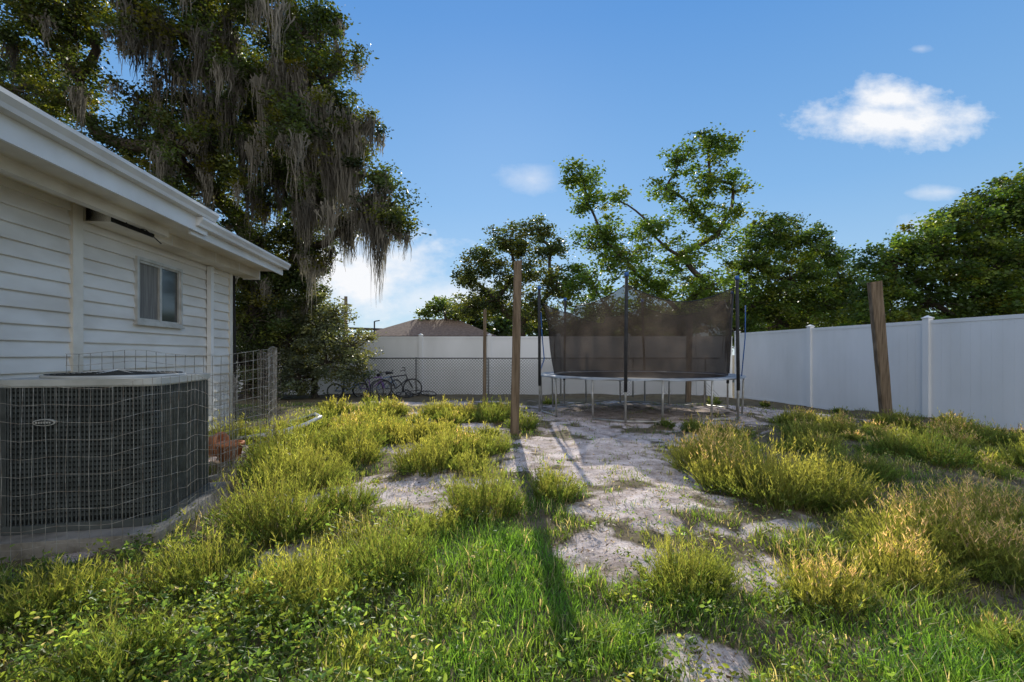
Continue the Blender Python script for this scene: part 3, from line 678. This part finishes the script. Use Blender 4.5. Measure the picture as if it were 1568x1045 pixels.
M_chain=surf('weathered_steel',(.20,.205,.20),(.13,.13,.125),.5,12,metal=.1)
mb=MB(); A=Vector((-6.0,15.9,-.2)); L=13.0; hh=1.27; w_=.0055; dd=.10
def strip(x0,z0,x1,z1):
    d=Vector((x1-x0,0,z1-z0)).normalized(); nrm=Vector((-d.z,0,d.x))*w_
    mb.add([(A.x+x0-nrm.x,A.y,A.z+z0-nrm.z),(A.x+x1-nrm.x,A.y,A.z+z1-nrm.z),(A.x+x1+nrm.x,A.y,A.z+z1+nrm.z),(A.x+x0+nrm.x,A.y,A.z+z0+nrm.z)],[(0,1,2,3)])
k=0
while k*dd<L+hh:
    x=k*dd
    for s_ in (1,-1):
        if s_==1: x0,z0,x1,z1=x-hh,0,x,hh
        else: x0,z0,x1,z1=x,0,x-hh,hh
        lo,hi=(x0,x1) if x0<x1 else (x1,x0)
        if lo>=0 and hi<=L: strip(x0,z0,x1,z1)
    k+=1
for i in range(6): 
    x=A.x+.3+i*2.45; mb.tube([(x,A.y+.03,-.5),(x,A.y+.03,1.1)],.028,8)
mb.tube([(A.x,A.y+.03,1.07),(A.x+L,A.y+.03,1.07)],.024,8)
mb.obj('chain_link_fence',[M_chain])

# ------------------------------------------------------------------ wooden posts
M_wood=surf('weathered_wood',(.24,.18,.125),(.12,.088,.058),.9,5,.7,stretch=(6,6,.5),spec=.15)
def post(name,b,t,w0,w1,d,seed):
    r=np.random.default_rng(seed); mb=MB(); B=Vector(b);T=Vector(t); n=10; vs=[];fs=[]
    cs_=[(-1,-.8),(-.8,-1),(.8,-1),(1,-.8),(1,.8),(.8,1),(-.8,1),(-1,.8)]
    for i in range(n+1):
        f=i/n; c=B+(T-B)*f; ww=(w0+(w1-w0)*f)/2
        for a,b_ in cs_: vs.append((c.x+a*ww+r.normal(0,.002),c.y+b_*d/2+r.normal(0,.002),c.z+(r.normal(0,.008) if i==n else 0)+ (a*.015 if i==n else 0)))
    for i in range(n):
        for j in range(8): fs.append((i*8+j,i*8+(j+1)%8,(i+1)*8+(j+1)%8,(i+1)*8+j))
    fs.append(tuple(n*8+j for j in range(8)))
    mb.add(vs,fs); return mb.obj(name,[M_wood])
post('wooden_post',(.03,7.08,-.3),(.09,7.08,2.60),.13,.12,.11,1)
post('wooden_post',(7.68,9.6,-.5),(7.40,9.6,2.68),.19,.24,.13,2)
post('wooden_post',(-.73,12.5,-.5),(-.72,12.5,2.38),.09,.085,.09,3)
post('wooden_post',(5.05,13.5,-.5),(5.1,13.5,2.3),.14,.14,.12,4)

# ------------------------------------------------------------------ trampoline
M_blk=surf('black_foam',(.035,.035,.037),(.02,.02,.022),.7,12)
M_gal=surf('galvanised_tube',(.45,.45,.43),(.28,.26,.23),.4,9,metal=.4)
M_pad=surf('faded_pad',(.42,.45,.49),(.24,.27,.31),.6,3)
M_blue=surf('blue_cap',(.04,.16,.5),(.03,.10,.32),.5,8)
mn,nt,on=new_mat('net_mesh')
tcx=N('ShaderNodeTexCoord'); nz=N('ShaderNodeTexNoise'); nz.inputs['Scale'].default_value=1.6; nz.inputs['Detail'].default_value=4
nt.links.new(tcx.outputs['Object'],nz.inputs['Vector'])
cr=N('ShaderNodeValToRGB'); cr.color_ramp.elements[0].position=.35; cr.color_ramp.elements[1].position=.65
cr.color_ramp.elements[0].color=(.045,.036,.030,1); cr.color_ramp.elements[1].color=(.11,.088,.072,1); nt.links.new(nz.outputs['Fac'],cr.inputs[0])
df=N('ShaderNodeBsdfDiffuse'); nt.links.new(cr.outputs[0],df.inputs[0]); tl=N('ShaderNodeBsdfTranslucent'); nt.links.new(cr.outputs[0],tl.inputs[0])
m1=N('ShaderNodeMixShader'); m1.inputs[0].default_value=.25; nt.links.new(df.outputs[0],m1.inputs[1]); nt.links.new(tl.outputs[0],m1.inputs[2])
tr=N('ShaderNodeBsdfTransparent'); m2=N('ShaderNodeMixShader'); m2.inputs[0].default_value=.74
nt.links.new(tr.outputs[0],m2.inputs[1]); nt.links.new(m1.outputs[0],m2.inputs[2]); nt.links.new(m2.outputs[0],on.inputs[0]); M_net=mn
r=np.random.default_rng(77)
tcX,tcY,tR,zr=2.7,10.15,2.08,.76
mb=MB()
def pt(a,r_,z): return (tcX+r_*math.cos(R(a)),tcY+r_*math.sin(R(a)),z)
mb.ring((tcX,tcY,zr),tR,.022,72,8,1)
n=64; vs=[(tcX,tcY,zr-.02)]+[pt(360*i/n,1.78,zr) for i in range(n)]; mb.add(vs,[(0,1+i,1+(i+1)%n) for i in range(n)],0)
vs=[];fs=[]
for i in range(n):
    a=360*i/n
    for rr_,zz in ((1.76,zr+.006),(1.8,zr+.012),(1.95,zr+.016),(2.08,zr+.024),(2.105,zr+.008),(2.108,zr-.012-.012*math.sin(i*1.7))): vs.append(pt(a,rr_,zz))
for i in range(n):
    for j in range(5): fs.append((i*6+j,((i+1)%n)*6+j,((i+1)%n)*6+j+1,i*6+j+1))
mb.add(vs,fs,2,True)
poles=[-110,-50,10,70,130,190]
for q,a in enumerate(poles):
    x,y,_=pt(a,2.16,0); g=float(gz(x,y)); lean=r.normal(0,.02)
    mb.tube([(x,y,g+.02),(x,y,1.0)],.019,8,1)
    mb.tube([(x,y,.55),(x+lean,y,1.5),(x+lean*2,y,2.55)],.030,10,0)
    mb.tube([(x+lean*2,y,2.55),(x+lean*2,y,2.62)],.036,10,3)
    for da in (-17,17):
        lx,ly,_=pt(a+da,2.05,0); gg=float(gz(lx,ly))
        mb.tube([pt(a+da,tR,zr),(lx,ly,gg+.02)],.019,8,1)
    p0=pt(a-17,2.05,0); p1=pt(a+17,2.05,0); pm=pt(a,2.1,0)
    mb.tube([(p0[0],p0[1],float(gz(p0[0],p0[1]))+.03),(pm[0],pm[1],float(gz(pm[0],pm[1]))+.03),(p1[0],p1[1],float(gz(p1[0],p1[1]))+.03)],.018,8,1)
na=180; nzz=14; vs=[];fs=[]
for i in range(na):
    a=360*i/na; dphi=min(abs((a-p_+180)%360-180) for p_ in poles); f=dphi/30
    rt=2.09*math.cos(R(30))/math.cos(R(30-dphi)); zt=2.42-.28*(1-(1-f)**2)-(.16 if 100<a<215 else 0)
    for j in range(nzz+1):
        t=j/nzz; rr_=1.79+(rt-1.79)*t**1.1+.04*math.sin(a*.42+3*math.sin(a*.05))*math.sin(math.pi*min(t*1.2,1)); vs.append(pt(a,rr_,zr+.02+(zt-zr-.02)*t))
for i in range(na):
    for j in range(nzz): fs.append((i*(nzz+1)+j,((i+1)%na)*(nzz+1)+j,((i+1)%na)*(nzz+1)+j+1,i*(nzz+1)+j+1))
mb.add(vs,fs,4,True)
top=[vs[i*(nzz+1)+nzz] for i in range(na)]+[vs[nzz]]
mb.tube(top,.009,4,0,True,False)
mb.tube([pt(186,2.1,2.1),pt(180,2.05,1.6),pt(178,2.0,1.1),pt(182,2.08,.9)],.012,5,3); mb.tube([pt(-44,2.2,2.1),pt(-40,2.15,1.5),pt(-43,2.12,.8)],.01,5,3)
mb.obj('trampoline',[M_blk,M_gal,M_pad,M_blue,M_net])

# ------------------------------------------------------------------ bicycles
def bike(loc,yaw,lean,sc,colr):
    mb=MB(); Mx=surf('bike_paint',colr,tuple(c*.6 for c in colr),.35,8)
    Rw=.30
    for cx in (-.5,.5):
        W=Matrix.Translation((cx,0,Rw))@Matrix.Rotation(R(90),4,'X')
        mb.ring((0,0,0),Rw,.022,28,6,1,W); mb.ring((0,0,0),Rw-.03,.008,28,5,2,W)
        for k in range(14):
            a=k*2*math.pi/14; mb.tube([(cx,.0,Rw),(cx+.27*math.cos(a),0,Rw+.27*math.sin(a))],.0025,3,2,False,False)
        mb.tube([(cx,-.05,Rw),(cx,.05,Rw)],.02,8,2)
    bb=(-.06,0,.28); st=(-.2,0,.68); hd=(.30,0,.74); hd2=(.34,0,.60)
    for a,b in ((bb,st),(st,hd),(bb,hd2),(hd,hd2)): mb.tube([a,b],.018,8,0)
    for s_ in (-.04,.04):
        mb.tube([bb,(-.5,s_,Rw)],.011,6,0); mb.tube([st,(-.5,s_,Rw)],.010,6,0); mb.tube([hd2,(.38,s_,.55),(.5,s_,Rw)],.013,6,0)
    mb.tube([st,(-.23,0,.80)],.013,6,2); mb.tube([(-.36,0,.81),(-.28,0,.825),(-.12,0,.81)],[.06,.05,.018],8,1)
    mb.tube([hd,(.27,0,.86)],.014,6,2); mb.tube([(.14,-.27,.93),(.24,-.2,.95),(.27,0,.87),(.24,.2,.95),(.14,.27,.93)],.012,6,1)
    mb.tube([(-.06,-.06,.28),(.0,-.08,.14)],.009,5,2); mb.tube([(-.06,.06,.28),(-.12,.08,.42)],.009,5,2)
    mb.box((-.06,-.12,.12),(.05,-.07,.14),1); mb.box((-.18,.07,.42),(-.06,.12,.44),1)
    mb.ring((0,0,0),.085,.006,18,4,2,Matrix.Translation((-.06,-.05,.28))@Matrix.Rotation(R(90),4,'X'))
    z=float(gz(loc[0],loc[1]))+(loc[2] if len(loc)>2 else 0)
    M=Matrix.Translation((loc[0],loc[1],z))@Matrix.Rotation(R(yaw),4,'Z')@Matrix.Rotation(R(lean),4,'X')@Matrix.Scale(sc,4)
    mb.obj('bicycle',[Mx,M_blk,M_gal],None,M)
bike((-3.75,15.4),20,-14,1.0,(.03,.03,.035)); bike((-4.6,15.3),-15,-16,.9,(.25,.10,.45)); bike((-5.3,15.2),15,-20,.8,(.08,.22,.45)); bike((-3.0,15.3,.02),35,-76,.85,(.03,.03,.03))
bike((-4.1,15.6),60,-12,.9,(.18,.3,.5))

# ------------------------------------------------------------------ neighbour house, poles
nh=bpy.data.objects.new('neighbor_house',None); link(nh)
M_nr=surf('brown_shingle',(.26,.18,.13),(.18,.12,.085),.95,6,.4); M_nw=surf('stucco_tan',(.50,.42,.33),(.42,.35,.27),.9,3)
mb=MB(); mb.box((-9.5,31,-.3),(-1.5,38,2.4)); mb.obj('walls',[M_nw],nh)
mb=MB(); mb.add([(-10,30.4,2.4),(-1,30.4,2.4),(-1,38.6,2.4),(-10,38.6,2.4),(-7,34,3.75),(-4,34,3.75)],[(0,1,5,4),(1,2,5),(2,3,4,5),(3,0,4),(3,2,1,0)]); mb.obj('roof',[M_nr],nh)
mb=MB(); mb.box((-7.5,30.95,1.0),(-6.3,30.99,2.0)); mb.box((-4,30.95,1.0),(-2.8,30.99,2.0)); mb.obj('windows',[M_glass],nh)
mb=MB(); mb.tube([(-10.6,30,-.3),(-10.6,30,4.9)],[.14,.1],8); mb.box((-10.9,29.93,4.3),(-10.3,30.05,4.4)); mb.obj('utility_pole',[M_wood])
mb=MB(); mb.tube([(-7.9,27,-.3),(-7.9,27,3.1)],[.05,.04],8); mb.tube([(-7.9,27,3.1),(-7.6,27,3.15)],.03,6); mb.obj('vent_pole',[M_dark])
print('done')
